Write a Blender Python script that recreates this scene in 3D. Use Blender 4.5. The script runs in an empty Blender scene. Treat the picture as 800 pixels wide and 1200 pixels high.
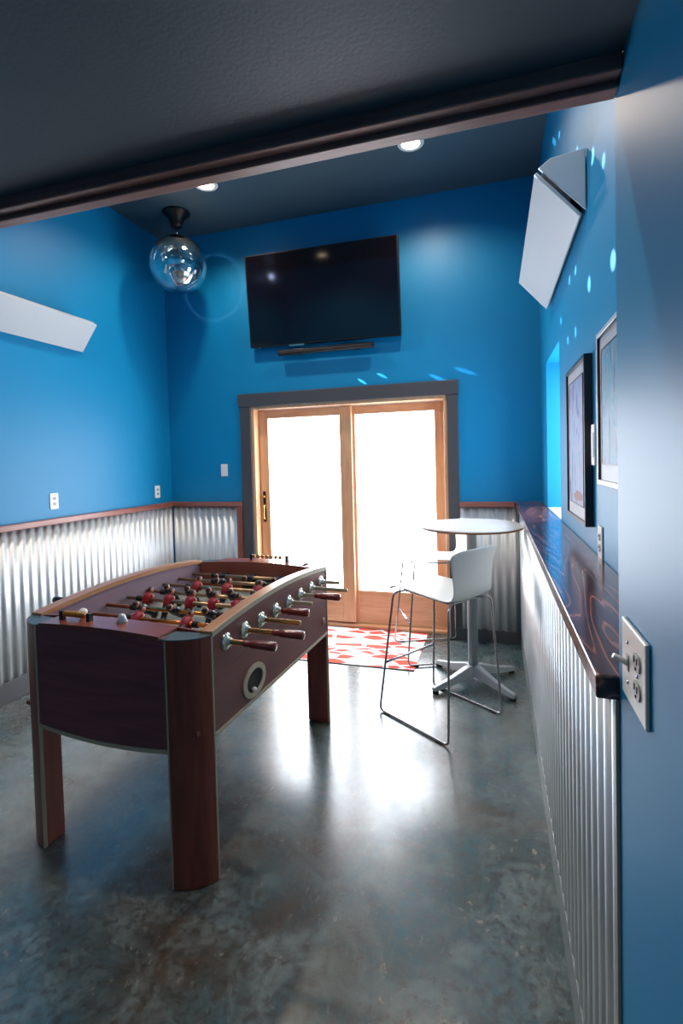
import bpy, bmesh, math, random
from mathutils import Vector, Matrix
random.seed(7)
PI = math.pi
col = bpy.context.scene.collection

# ------------------------------------------------------------------ materials
def lin(c):
    return tuple(((v/255)/12.92 if v/255 <= .04045 else ((v/255+.055)/1.055)**2.4) for v in c) + (1,)

def mat(name, rgb, rough=.5, metal=0., spec=.5, coat=0., coat_r=.1, emis=None, es=0., ior=1.5):
    m = bpy.data.materials.new(name); m.use_nodes = True
    b = m.node_tree.nodes['Principled BSDF']
    b.inputs['Base Color'].default_value = lin(rgb)
    b.inputs['Roughness'].default_value = rough
    b.inputs['Metallic'].default_value = metal
    b.inputs['Specular IOR Level'].default_value = spec
    b.inputs['Coat Weight'].default_value = coat
    b.inputs['Coat Roughness'].default_value = coat_r
    b.inputs['IOR'].default_value = ior
    if emis:
        b.inputs['Emission Color'].default_value = lin(emis); b.inputs['Emission Strength'].default_value = es
    return m

class NT:
    def __init__(s, m): s.t = m.node_tree; s.b = s.t.nodes['Principled BSDF']
    def n(s, typ, **kw):
        nd = s.t.nodes.new(typ)
        for k, v in kw.items():
            if k in nd.inputs.keys(): nd.inputs[k].default_value = v
            else: setattr(nd, k, v)
        return nd
    def l(s, a, b): s.t.links.new(a, b)
    def coords(s, scale=(1,1,1), rot=(0,0,0), kind='Object'):
        tc = s.n('ShaderNodeTexCoord'); mp = s.n('ShaderNodeMapping')
        mp.inputs['Scale'].default_value = scale; mp.inputs['Rotation'].default_value = rot
        s.l(tc.outputs[kind], mp.inputs['Vector']); return mp.outputs['Vector']
    def noise(s, vec, scale, detail=4, rough=.5, dist=0):
        n = s.n('ShaderNodeTexNoise'); n.inputs['Scale'].default_value = scale; n.inputs['Detail'].default_value = detail
        n.inputs['Roughness'].default_value = rough; n.inputs['Distortion'].default_value = dist
        if vec is not None: s.l(vec, n.inputs['Vector'])
        return n.outputs['Fac']
    def ramp(s, fac, stops, interp='LINEAR'):
        r = s.n('ShaderNodeValToRGB'); e = r.color_ramp.elements; r.color_ramp.interpolation = interp
        while len(e) < len(stops): e.new(.5)
        for el, (p, c) in zip(e, stops):
            el.position = p; el.color = lin(c) if len(c) == 3 else c
        s.l(fac, r.inputs['Fac']); return r.outputs['Color']
    def mixc(s, fac, a, b, mode='MIX'):
        m = s.n('ShaderNodeMix'); m.data_type = 'RGBA'; m.blend_type = mode
        for sock, v in ((m.inputs[0], fac), (m.inputs[6], a), (m.inputs[7], b)):
            if hasattr(v, 'links') : s.l(v, sock)
            elif isinstance(v, (tuple, list)): sock.default_value = lin(v) if len(v) == 3 else v
            else: sock.default_value = v
        return m.outputs[2]
    def rng(s, v, a, b, c, d):
        m = s.n('ShaderNodeMapRange'); s.l(v, m.inputs[0])
        for i, x in enumerate((a, b, c, d)): m.inputs[i+1].default_value = x
        return m.outputs[0]
    def bump(s, h, strength=.1, dist=.01):
        b = s.n('ShaderNodeBump'); b.inputs['Strength'].default_value = strength; b.inputs['Distance'].default_value = dist
        s.l(h, b.inputs['Height']); s.l(b.outputs['Normal'], s.b.inputs['Normal'])
    def base(s, c): s.l(c, s.b.inputs['Base Color'])
    def rough(s, c): s.l(c, s.b.inputs['Roughness'])

def wood(name, dark, light, axis=1, rough=.35, coat=.3, scale=1., dist=3.):
    m = mat(name, light, rough, coat=coat, coat_r=.15); t = NT(m)
    sc = [16*scale]*3; sc[axis] = 1.2*scale
    v = t.coords(tuple(sc))
    n1 = t.noise(v, 1.2, 6, .6, dist*.3)
    n2 = t.noise(v, 6, 3, .6)
    f = t.mixc(.35, n1, n2)
    c = t.ramp(f, [(.34, dark), (.66, light)])
    t.base(c); t.bump(f, .06, .003)
    return m

M = {}
m = M['blue'] = mat('blue_paint', (0, 122, 196), .45, spec=.42); t = NT(m)
v = t.coords(); n = t.noise(v, 180, 3); t.bump(n, .05, .002)
n2 = t.noise(v, 1.3, 3); t.base(t.mixc(n2, (2, 128, 178), (2, 136, 188)))
m = M['ceil'] = mat('slate_ceiling_paint', (68, 88, 98), .45, spec=.5); t = NT(m)
n = t.noise(t.coords(), 140, 3); t.bump(n, .12, .003)
M['casing'] = mat('charcoal_trim_paint', (72, 72, 76), .45)
M['curb'] = mat('grey_baseboard_paint', (70, 72, 76), .4)
M['concrete_curb'] = mat('concrete_curb_reflection', (128, 136, 134), .35)  # paler than the dark grey baseboards: bright reflections put into the colour
M['fir'] = wood('clear_fir', (200, 148, 108), (226, 180, 138), 2, .35, .3)
M['firh'] = wood('clear_fir_horizontal', (200, 148, 108), (226, 180, 138), 0, .35, .3)
M['rail'] = wood('reddish_stained_rail', (110, 56, 46), (168, 104, 86), 1, .4, .3)
M['railx'] = wood('reddish_stained_rail_x', (110, 56, 46), (168, 104, 86), 0, .4, .3)
M['railz'] = wood('reddish_stained_post', (110, 54, 40), (160, 92, 68), 2, .4, .3)
M['beam'] = wood('reddish_beam_trim', (134, 84, 76), (186, 130, 118), 0, .38, .3)
M['mahog'] = wood('mahogany_laminate', (112, 50, 40), (152, 76, 60), 2, .42, .12, .8)
M['mahogside'] = wood('mahogany_side_glare', (104, 62, 58), (134, 84, 78), 1, .42, .12, .8)  # greyer than the other mahogany: glare on the sides put into the colour
M['mahogx'] = wood('mahogany_end_panel', (108, 54, 66), (140, 78, 86), 0, .42, .15, .8)
M['deck'] = wood('red_mahogany_deck', (122, 62, 48), (152, 84, 66), 0, .28, .4, .6)
M['inner'] = mat('glare_tinted_inner_wall', (150, 128, 140), .25, coat=.5)  # lavender glare on the mahogany put into the base colour
M['capwood'] = wood('tan_rail_wood', (158, 102, 64), (206, 152, 106), 1, .35, .3)
M['cream'] = mat('cream_edge_band', (190, 176, 150), .35)
M['handle'] = wood('dark_red_turned_grip', (88, 26, 20), (140, 50, 34), 0, .25, .6)
M['copper'] = mat('copper_rod', (214, 130, 70), .22, 1.)
M['steel'] = mat('brushed_rod_steel', (188, 158, 124), .34, 1.)
M['brass'] = mat('aged_brass', (176, 142, 84), .28, 1.)
M['chrome'] = mat('polished_chrome', (190, 194, 198), .12, 1.)
M['nickel'] = mat('bright_escutcheon', (206, 208, 190), .22, .95)
M['dkchrome'] = mat('dark_chrome_wire', (172, 174, 176), .25, 1.)
M['alu'] = mat('grey_cast_aluminium', (188, 196, 200), .35, .4)
M['white'] = mat('white_plastic', (232, 234, 232), .3)
M['stoolw'] = mat('white_moulded_shell', (226, 232, 230), .28)
M['whitem'] = mat('white_wedge_panel_paint', (206, 210, 212), .4)
M['black'] = mat('black_plastic', (16, 16, 18), .35)
M['rubber'] = mat('black_rubber', (14, 14, 15), .7)
M['screen'] = mat('dark_glossy_screen', (14, 8, 12), .08, spec=.5)
M['platew'] = mat('white_switch_plate', (236, 236, 230), .3)
M['plateg'] = mat('grey_receptacle_face', (176, 182, 180), .35)
M['slot'] = mat('dark_slot', (40, 34, 34), .6)
M['red'] = mat('red_jersey', (150, 22, 30), .35)
M['navy'] = mat('navy_kit', (22, 26, 44), .35)
M['dark'] = mat('black_kit', (20, 18, 20), .35)
M['skin'] = mat('figure_skin', (214, 150, 120), .4)
M['hair'] = mat('figure_hair', (50, 30, 22), .4)
M['grass'] = mat('playfield', (150, 160, 150), .3)
M['plate'] = mat('grey_corner_plate', (96, 108, 110), .35, .3)
M['hole'] = mat('dark_cup_lining', (14, 12, 14), .5)
M['ball'] = mat('white_table_ball', (235, 235, 225), .3)
M['gold'] = mat('gold_score_bead', (170, 118, 50), .3, .4)
M['edge'] = mat('plywood_edge', (140, 96, 70), .5)
M['frame'] = mat('dark_picture_frame', (26, 18, 30), .35)
M['silver'] = mat('silver_picture_frame', (206, 208, 212), .35, .3)
M['matb'] = mat('pale_picture_mount', (196, 194, 200), .4, coat=.3, coat_r=.05)
M['bronze'] = mat('dark_bronze_mount', (24, 22, 24), .4, .4)

m = M['galv'] = mat('galvanised_corrugated_steel', (206, 212, 214), .3, .8); t = NT(m)
v = t.coords((1, 1, .05)); n = t.noise(v, 10, 3, .5)
t.rough(t.rng(n, .3, .7, .46, .54)); t.base(t.mixc(n, (218, 224, 226), (236, 240, 240)))

# polished concrete floor
m = M['floor'] = mat('polished_concrete', (96, 104, 104), .25, ior=1.6); t = NT(m)
v = t.coords()
big = t.noise(v, 1.1, 6, .62, .6); mid = t.noise(v, 4.5, 6, .7, .8); fine = t.noise(v, 30, 6, .7, .4)
c1 = t.ramp(big, [(.38, (84, 72, 62)), (.48, (78, 92, 92)), (.62, (58, 104, 114))])
c2 = t.mixc(t.rng(mid, .44, .62, 0, .8), c1, (122, 136, 134))
c3 = t.mixc(t.rng(fine, .46, .62, 0, .8), c2, (48, 46, 42))
fv = t.coords((1, .62, 1), (0, 0, .6))
spk = t.rng(t.noise(fv, 48, 5, .65, .6), .60, .66, 0, 1)
gate = t.rng(t.noise(v, 4, 5, .7), .46, .58, 0, 1)
mul = t.n('ShaderNodeMath'); mul.operation = 'MULTIPLY'; t.l(spk, mul.inputs[0]); t.l(gate, mul.inputs[1])
ml = t.n('ShaderNodeClamp'); t.l(mul.outputs[0], ml.inputs[0])
c4 = t.mixc(ml.outputs[0], c3, (156, 152, 138))
t.base(c4)
t.rough(t.rng(fine, .3, .75, .20, .36)); t.bump(fine, .10, .006)
m.node_tree.nodes['Principled BSDF'].inputs['Coat Weight'].default_value = .8
m.node_tree.nodes['Principled BSDF'].inputs['Coat Roughness'].default_value = .20

# stained ledge with strong cathedral grain
m = M['ledge'] = mat('dark_stained_ledge', (84, 42, 38), .22, coat=.45, coat_r=.14); t = NT(m)
v = t.coords((7, .9, 7)); n = t.noise(v, 1.0, 2, .4, .5)
ma = t.n('ShaderNodeMath'); ma.operation = 'MULTIPLY'; ma.inputs[1].default_value = 16; t.l(n, ma.inputs[0])
fr = t.n('ShaderNodeMath'); fr.operation = 'FRACT'; t.l(ma.outputs[0], fr.inputs[0])
pp = t.n('ShaderNodeMath'); pp.operation = 'PINGPONG'; pp.inputs[1].default_value = .5; t.l(fr.outputs[0], pp.inputs[0])
fib = t.noise(t.coords((60, 2, 60)), 3, 3)
c = t.ramp(pp.outputs[0], [(.0, (176, 124, 104)), (.10, (126, 76, 66)), (.26, (92, 50, 44)), (.5, (72, 36, 34))])
t.base(t.mixc(t.rng(fib, .4, .7, 0, .35), c, (40, 18, 22))); t.bump(pp.outputs[0], .12, .002)

# rug of irregular coral shards
m = M['rug'] = mat('coral_shard_rug', (230, 90, 80), .9, spec=.1); t = NT(m)
tc = t.n('ShaderNodeTexCoord'); wob = t.n('ShaderNodeTexNoise', Scale=1.5)
t.l(tc.outputs['Object'], wob.inputs['Vector'])
vec = t.n('ShaderNodeVectorMath'); vec.operation = 'MULTIPLY_ADD'
t.l(wob.outputs['Color'], vec.inputs[0]); vec.inputs[1].default_value = (.15, .15, 0); t.l(tc.outputs['Object'], vec.inputs[2])
mp = t.n('ShaderNodeMapping'); mp.inputs['Rotation'].default_value = (0, 0, .5); mp.inputs['Scale'].default_value = (5.0, 12., 0)
t.l(vec.outputs[0], mp.inputs['Vector'])
va = t.n('ShaderNodeTexVoronoi'); va.inputs['Scale'].default_value = 1; vb = t.n('ShaderNodeTexVoronoi'); vb.feature = 'DISTANCE_TO_EDGE'; vb.inputs['Scale'].default_value = 1
for x in (va, vb): t.l(mp.outputs[0], x.inputs['Vector']); x.inputs['Randomness'].default_value = 1
sp = t.n('ShaderNodeSeparateColor'); t.l(va.outputs['Color'], sp.inputs[0])
g1 = t.rng(sp.outputs[0], .58, .59, 1, 0); g2 = t.rng(vb.outputs['Distance'], .07, .09, 0, 1)
mu = t.n('ShaderNodeMath'); mu.operation = 'MULTIPLY'; t.l(g1, mu.inputs[0]); t.l(g2, mu.inputs[1])
t.base(t.mixc(mu.outputs[0], (244, 238, 236), (226, 92, 80)))
t.bump(t.noise(t.coords(), 400, 2), .3, .003)

# frosted lit glass
def lit(name, strength, tint=(250, 252, 255)):
    m = mat(name, (235, 240, 245), .35, emis=tint, es=strength); return m
M['pane'] = lit('frosted_daylit_glass', 10.0, (240, 246, 255))
M['wpane'] = lit('daylit_window_glass', 8.5, (235, 244, 255))
M['lampdisc'] = mat('lamp_lens', (255, 240, 220), .4, emis=(255, 226, 190), es=14)

M['diff'] = mat('fill_light_diffuser', (250, 250, 250), .4, emis=(255, 244, 232), es=16)  # glow of the added fill lamps
M['pinlens'] = mat('cool_white_lens', (220, 230, 255), .3, emis=(190, 210, 255), es=30)
# clear globe, lightly metallised; warm ceiling reflection tinted into its upper part
m = M['globe'] = bpy.data.materials.new('metallised_clear_globe'); m.use_nodes = True; nt = m.node_tree; nt.nodes.clear()
out = nt.nodes.new('ShaderNodeOutputMaterial'); mix = nt.nodes.new('ShaderNodeMixShader')
tr = nt.nodes.new('ShaderNodeBsdfTransparent'); tr.inputs[0].default_value = (.78, .88, .90, 1)
gl = nt.nodes.new('ShaderNodeBsdfGlossy'); gl.inputs['Roughness'].default_value = .03; gl.inputs[0].default_value = (1, .93, .82, 1)
lw = nt.nodes.new('ShaderNodeLayerWeight'); lw.inputs[0].default_value = .35
mr = nt.nodes.new('ShaderNodeMapRange'); mr.inputs[3].default_value = .42; mr.inputs[4].default_value = .95
tcg = nt.nodes.new('ShaderNodeTexCoord'); sx_ = nt.nodes.new('ShaderNodeSeparateXYZ'); nt.links.new(tcg.outputs['Generated'], sx_.inputs[0])
mz = nt.nodes.new('ShaderNodeMapRange'); mz.inputs[1].default_value = .62; mz.inputs[2].default_value = .78; mz.inputs[3].default_value = 0; mz.inputs[4].default_value = .6
nt.links.new(sx_.outputs[2], mz.inputs[0]); ad = nt.nodes.new('ShaderNodeMath'); ad.use_clamp = True
cr_ = nt.nodes.new('ShaderNodeMix'); cr_.data_type = 'RGBA'; cr_.inputs[6].default_value = (.9, .96, 1, 1); cr_.inputs[7].default_value = (1, .72, .46, 1)
nt.links.new(mz.outputs[0], cr_.inputs[0]); nt.links.new(cr_.outputs[2], gl.inputs[0])
nt.links.new(lw.outputs['Facing'], mr.inputs[0]); nt.links.new(mr.outputs[0], ad.inputs[0]); nt.links.new(mz.outputs[0], ad.inputs[1]); nt.links.new(ad.outputs[0], mix.inputs[0])
nt.links.new(tr.outputs[0], mix.inputs[1]); nt.links.new(gl.outputs[0], mix.inputs[2]); nt.links.new(mix.outputs[0], out.inputs[0])
m = M['mirror'] = mat('mirror_tiles', (225, 228, 232), .08, 1.); t = NT(m)

# artworks (generic abstract paintings)
def art(name, stops, sc, seed):
    m = mat(name, (120, 140, 160), .4, coat=.2, coat_r=.04, spec=.3); t = NT(m)
    v = t.coords((1, 2.6, .9)); n = t.noise(v, sc, 5, .6, 1.8)
    t.base(t.ramp(n, stops)); m.node_tree.nodes['Principled BSDF'].inputs['Coat Weight'].default_value = .25; return m
M['art1'] = art('abstract_violet_blue', [(.36, (40, 90, 160)), (.44, (160, 160, 205)), (.5, (90, 165, 195)), (.56, (190, 150, 190)), (.64, (60, 80, 150))], 3.4, 1)
M['art2'] = art('abstract_teal_grey', [(.36, (20, 90, 130)), (.44, (130, 150, 170)), (.5, (20, 150, 180)), (.56, (150, 165, 180)), (.64, (40, 80, 120))], 3.0, 2)
M['orange'] = mat('orange_paint_patch', (214, 128, 60), .3, coat=.8)

# ------------------------------------------------------------------ geometry helpers
def box(bm, x0, x1, y0, y1, z0, z1, mi=0, bev=0):
    vs = [bm.verts.new((x, y, z)) for x in (x0, x1) for y in (y0, y1) for z in (z0, z1)]
    fs = [(0,1,3,2), (4,6,7,5), (0,4,5,1), (2,3,7,6), (0,2,6,4), (1,5,7,3)]
    faces = [bm.faces.new([vs[i] for i in f]) for f in fs]
    for f in faces: f.material_index = mi
    if bev:
        es = {e for f in faces for e in f.edges}
        r = bmesh.ops.bevel(bm, geom=list(es), offset=bev, segments=2, profile=.5, affect='EDGES')
        for f in r['faces']: f.material_index = mi
    return vs

def prism(bm, pts, axis, a, b, mi=0):
    """extrude a 2D outline along axis (0,1,2) from a to b"""
    def p3(p, h):
        return {0: (h, p[0], p[1]), 1: (p[0], h, p[1]), 2: (p[0], p[1], h)}[axis]
    A = [bm.verts.new(p3(p, a)) for p in pts]; B = [bm.verts.new(p3(p, b)) for p in pts]
    n = len(pts); fs = [bm.faces.new(A), bm.faces.new(B[::-1])]
    for i in range(n): fs.append(bm.faces.new((A[i], B[i], B[(i+1) % n], A[(i+1) % n])))
    for f in fs: f.material_index = mi
    return fs

def lathe(bm, prof, seg=32, axis=2, at=(0,0,0), mi=0, smooth=True):
    rings = []
    for r, h in prof:
        ring = []
        for i in range(seg if r > 1e-6 else 1):
            a = 2*PI*i/seg; u, w = r*math.cos(a), r*math.sin(a)
            p = {2: (u, w, h), 0: (h, u, w), 1: (w, h, u)}[axis]
            ring.append(bm.verts.new(Vector(p)+Vector(at)))
        rings.append(ring)
    for a, b in zip(rings, rings[1:]):
        for i in range(seg):
            j = (i+1) % seg
            if len(a) == 1 and len(b) == 1: continue
            if len(a) == 1: f = bm.faces.new((a[0], b[i], b[j]))
            elif len(b) == 1: f = bm.faces.new((a[i], a[j], b[0]))
            else: f = bm.faces.new((a[i], a[j], b[j], b[i]))
            f.material_index = mi; f.smooth = smooth

def fillet(pts, r, n=5):
    out = [Vector(pts[0])]
    for i in range(1, len(pts)-1):
        p0, p, p1 = Vector(pts[i-1]), Vector(pts[i]), Vector(pts[i+1])
        a = (p0-p); b = (p1-p); rr = min(r, a.length*.45, b.length*.45)
        A = p+a.normalized()*rr; B = p+b.normalized()*rr
        for k in range(n+1):
            s = k/n; out.append(A*(1-s)**2+p*2*s*(1-s)+B*s*s)
    out.append(Vector(pts[-1])); return out

def tube(bm, pts, r, seg=10, mi=0, cap=True):
    pts = [Vector(p) for p in pts]; rings = []
    d = (pts[1]-pts[0]).normalized(); up = Vector((0,0,1)) if abs(d.z) < .9 else Vector((1,0,0))
    u = d.cross(up).normalized()
    for i, p in enumerate(pts):
        if i == 0: d = pts[1]-pts[0]
        elif i == len(pts)-1: d = pts[-1]-pts[-2]
        else: d = (pts[i+1]-p).normalized()+(p-pts[i-1]).normalized()
        d.normalize(); u = (u-d*u.dot(d)).normalized(); w = d.cross(u)
        rr = r[i] if isinstance(r, (list, tuple)) else r
        rings.append([bm.verts.new(p+(u*math.cos(2*PI*k/seg)+w*math.sin(2*PI*k/seg))*rr) for k in range(seg)])
    for a, b in zip(rings, rings[1:]):
        for k in range(seg):
            f = bm.faces.new((a[k], a[(k+1) % seg], b[(k+1) % seg], b[k])); f.smooth = True; f.material_index = mi
    if cap:
        for rg in (rings[0][::-1], rings[-1]):
            f = bm.faces.new(rg); f.material_index = mi

def obj(name, bm, mats, parent=None, bevel=0, solid=0, sub=0):
    bmesh.ops.recalc_face_normals(bm, faces=bm.faces[:])
    me = bpy.data.meshes.new(name); bm.to_mesh(me); bm.free()
    for mm in (mats if isinstance(mats, (list, tuple)) else [mats]): me.materials.append(M[mm])
    o = bpy.data.objects.new(name, me); col.objects.link(o)
    if parent: o.parent = parent
    if solid:
        s = o.modifiers.new('s', 'SOLIDIFY'); s.thickness = solid; s.offset = 0
    if sub:
        s = o.modifiers.new('u', 'SUBSURF'); s.levels = sub; s.render_levels = sub
    if bevel:
        b = o.modifiers.new('b', 'BEVEL'); b.width = bevel; b.segments = 2; b.limit_method = 'ANGLE'; b.angle_limit = math.radians(40)
    return o

def tag(o, label=None, cat=None, group=None, kind=None):
    if label: o['label'] = label
    if cat: o['category'] = cat
    if group: o['group'] = group
    if kind: o['kind'] = kind
    return o

def thing(name, label, cat, loc=(0,0,0), rz=0, group=None):
    o = bpy.data.objects.new(name, None); col.objects.link(o); o.empty_display_size = .1
    o.location = loc; o.rotation_euler = (0,0,rz); return tag(o, label, cat, group)

def struct(o): o['kind'] = 'structure'; return o

def boxes(name, lst, mats, parent=None, bevel=0, **k):
    bm = bmesh.new()
    for b in lst: box(bm, *b)
    return obj(name, bm, mats, parent, bevel, **k)

def dup(o, parent=None):
    c = o.copy(); col.objects.link(c)
    if parent is not None: c.parent = parent
    for ch in [x for x in list(col.objects) if x.parent == o]: dup(ch, c)
    return c

# ------------------------------------------------------------------ measurements (metres, camera above x=0,y=0)
D = 4.244; XL = -3.068; XR = .357; ZC = 3.71
ZR = 1.16; B = .906; XP = .192; ZN = 2.122; YB = -2.4; XN = -4.2
WX0, WX1 = XR, XR+.42        # right wall thickness
# ------------------------------------------------------------------ shell
struct(boxes('floor', [(XN-.2, 1.2, YB-.2, D+.4, -.1, 0)], 'floor'))
struct(boxes('ceiling', [(XL-.15, XR+.45, B, D+.3, ZC, ZC+.1)], 'ceil'))
struct(boxes('ceiling', [(XN-.15, XP+.5, YB-.2, B-.055, ZN, ZN+.1)], 'ceil'))
o = boxes('wall_left', [(XL-.15, XL, B-.055, D+.3, 0, ZC)], 'blue'); struct(o)
struct(boxes('wall_near_left', [(XN-.15, XN, YB-.2, B, 0, ZN), (XN, XL-.15, B-.055, B+.1, 0, ZN)], 'blue'))
struct(boxes('wall_behind', [(XN-.15, XP+.5, YB-.2, YB, 0, ZN)], 'blue'))
struct(boxes('wall_above_opening', [(XL, XR, B-.04, B+.0, ZN+.1, ZC)], 'blue'))
# back wall with the door opening
dx0, dx1, dz = -2.171, -.367, 2.05
struct(boxes('wall_back', [(XL, dx0, D, D+.3, 0, ZC), (dx1, XR, D, D+.3, 0, ZC), (dx0, dx1, D, D+.3, dz, ZC)], 'blue'))
# right wall with the window recess
wy0, wy1, wz0, wz1 = 3.04, 3.76, ZR, 2.165
struct(boxes('wall_right', [(WX0, WX1, B, wy0, 0, ZC), (WX0, WX1, wy1, D+.3, 0, ZC), (WX0, WX1, wy0, wy1, wz1, ZC), (WX0, WX1, wy0, wy1, 0, 1.118)], 'blue'))
# half wall carrying the ledge
struct(boxes('wall_half', [(XP+.012, XR, B+.012, D, 0, 1.118)], 'curb'))
# pier beside the camera
struct(boxes('wall_pier', [(XP, XP+.5, YB-.2, B, 0, ZN)], 'blue'))

# beam trim at the edge of the low ceiling
bm = bmesh.new()
box(bm, XN, XP, B-.055, B-.03, 2.098, 2.125)
box(bm, XN, XP, B-.03, B, 2.0885, 2.14)
struct(obj('trim_1', bm, 'beam', None, .003))

# baseboards
struct(boxes('baseboard_left', [(XL, XL+.022, B, D, 0, .138)], 'curb', None, .003))
struct(boxes('baseboard_back', [(XL+.022, dx0-.055, D-.022, D, 0, .115), (dx1+.055, XP+.01, D-.022, D, 0, .1)], 'curb', None, .003))
struct(boxes('baseboard_right', [(XP-.006, XP+.012, B+.012, D-.022, 0, .138)], 'concrete_curb', None, .003))

# wood cap rails
struct(boxes('trim_2', [(XL, XL+.045, B, D, ZR-.042, ZR)], 'rail', None, .004))
struct(boxes('trim_3', [(XL+.045, -2.28, D-.045, D, ZR-.042, ZR), (-.277, .155, D-.045, D, ZR-.042, ZR)], 'railx', None, .004))
struct(boxes('trim_4', [(-2.335, -2.283, D-.04, D, 0, ZR-.042)], 'railz', None, .003))
struct(boxes('trim_5', [(XP-.006, XP+.0, B, B+.006, 0, ZR-.042)], 'cream', None, .001))

# corrugated wainscot sheets
def corr(name, p0, p1, nrm, z0, z1, label):
    p0, p1, nrm = Vector(p0), Vector(p1), Vector(nrm)
    L = (p1-p0).length; n = int(L/.068*12); bm = bmesh.new(); prev = None
    for i in range(n+1):
        s = i/n; w = math.sin(2*PI*s*L/.068); w = math.copysign(abs(w)**.6, w)
        q = p0.lerp(p1, s)+nrm*(.0105+.008*w)
        a = bm.verts.new((q.x, q.y, z0)); b = bm.verts.new((q.x, q.y, z1))
        if prev:
            f = bm.faces.new((prev[0], a, b, prev[1])); f.smooth = True
        prev = (a, b)
    me_o = obj(name, bm, 'galv')
    s = me_o.modifiers.new('s', 'SOLIDIFY'); s.thickness = .0008; s.offset = 0
    return tag(me_o, label, 'wainscot panel', 'corrugated metal wainscot sheets')
corr('corrugated_panel', (XL+.0, B+.02, 0), (XL+.0, D-.02, 0), (1, 0, 0), .138, ZR-.042, 'corrugated galvanised sheet on the left wall behind the football table')
corr('corrugated_panel', (XL+.02, D, 0), (-2.335, D, 0), (0, -1, 0), .115, ZR-.042, 'narrow corrugated sheet on the back wall left of the sliding door')
corr('corrugated_panel', (-.277, D, 0), (XP-.01, D, 0), (0, -1, 0), .1, ZR-.042, 'corrugated sheet on the back wall right of the door, behind the round table')
corr('corrugated_panel', (XP+.012, B+.007, 0), (XP+.012, D-.02, 0), (-1, 0, 0), .138, ZR-.047, 'long corrugated sheet on the half wall under the dark wooden ledge')

# ledge
bm = bmesh.new()
box(bm, .157, XR-.001, B, D, ZR-.0415, ZR)
tag(obj('ledge', bm, 'ledge', None, .004), 'long dark-stained wooden drink ledge with bold grain on the right half wall', 'ledge')

# ------------------------------------------------------------------ sliding door
dr = tag(bpy.data.objects.new('door_1', None), 'wide sliding glass door in pale fir frame with dark grey casing', 'door', None, 'structure'); col.objects.link(dr)
dr.location = ((dx0+dx1)/2, D, 0)
def dparent(o):
    o.parent = dr; o.location = (-dr.location.x, -dr.location.y, 0); return o
dparent(boxes('casing', [(-2.28, dx0, D-.02, D, 0, dz), (dx1, -.277, D-.02, D, 0, dz), (-2.295, -.272, D-.026, D, dz, 2.168)], 'casing', None, .003))
dparent(boxes('frame', [(dx0, dx0+.03, D-.004, D+.2, 0, dz), (dx1-.03, dx1, D-.004, D+.2, 0, dz), (dx0+.03, dx1-.03, D-.004, D+.2, dz-.03, dz)], 'fir', None, .003))
dparent(boxes('threshold', [(dx0+.03, dx1-.03, D+.075, D+.2, 0, .03), (dx0+.03, dx1-.03, D+.135, D+.145, .03, .045)], 'firh', None, .004))
def sash(xa, xb, y, pa, pb, zb, zt):
    bm = bmesh.new()
    box(bm, xa, pa, y, y+.04, .045, 2.015); box(bm, pb, xb, y, y+.04, .045, 2.015)
    bm2 = bmesh.new()
    box(bm2, pa, pb, y+.001, y+.039, .045, zb); box(bm2, pa, pb, y+.001, y+.039, zt, 2.015)
    s = dparent(obj('sash', bm, 'fir', None, .004))
    r = obj('rail', bm2, 'firh', s, .004)
    g = boxes('pane', [(pa, pb, y+.016, y+.022, zb, zt)], 'pane', s)
    return s
s1 = sash(dx0+.033, -1.225, D+.09, -2.046, -1.338, .33, 1.937)
s2 = sash(-1.335, dx1-.033, D+.14, -1.203, -.490, .33, 1.940)
s1['label'] = 'left sliding sash with brass handle'; s2['label'] = 'right sash'
# handle
bm = bmesh.new(); hx, hy = -2.10, D+.09
box(bm, hx-.014, hx+.014, hy-.006, hy, .96, 1.25, 0, .003)
hd = obj('handle', bm, 'bronze', s1)
hd['label'] = 'aged brass door pull'
bm = bmesh.new()
tube(bm, fillet([(hx+.008, hy-.004, 1.13), (hx+.012, hy-.05, 1.11), (hx+.012, hy-.055, 1.0), (hx+.008, hy-.004, .975)], .03), [.007]*2+[.008]*10+[.007]*2, 10)
lathe(bm, [(0, hy-.03), (.011, hy-.028), (.013, hy-.012), (.008, hy-.004), (.008, hy)], 16, 1, (hx, 0, 1.20))
obj('pull', bm, 'brass', hd)

# ------------------------------------------------------------------ side window in its recess
w = tag(bpy.data.objects.new('window_1', None), 'window in the recess of the right wall above the ledge', 'window', None, 'structure'); col.objects.link(w)
f = boxes('window_frame', [(XR+.30, XR+.35, wy0, wy0+.045, ZR, wz1), (XR+.30, XR+.35, wy1-.045, wy1, ZR, wz1), (XR+.30, XR+.35, wy0+.045, wy1-.045, ZR, ZR+.045), (XR+.30, XR+.35, wy0+.045, wy1-.045, wz1-.045, wz1)], 'white', w, .003)
boxes('window_pane', [(XR+.325, XR+.331, wy0+.045, wy1-.045, ZR+.045, wz1-.045)], 'wpane', w)
boxes('window_sill', [(XR+.001, XR+.30, wy0+.001, wy1-.001, ZR-.042, ZR+.002)], 'white', w)

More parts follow.
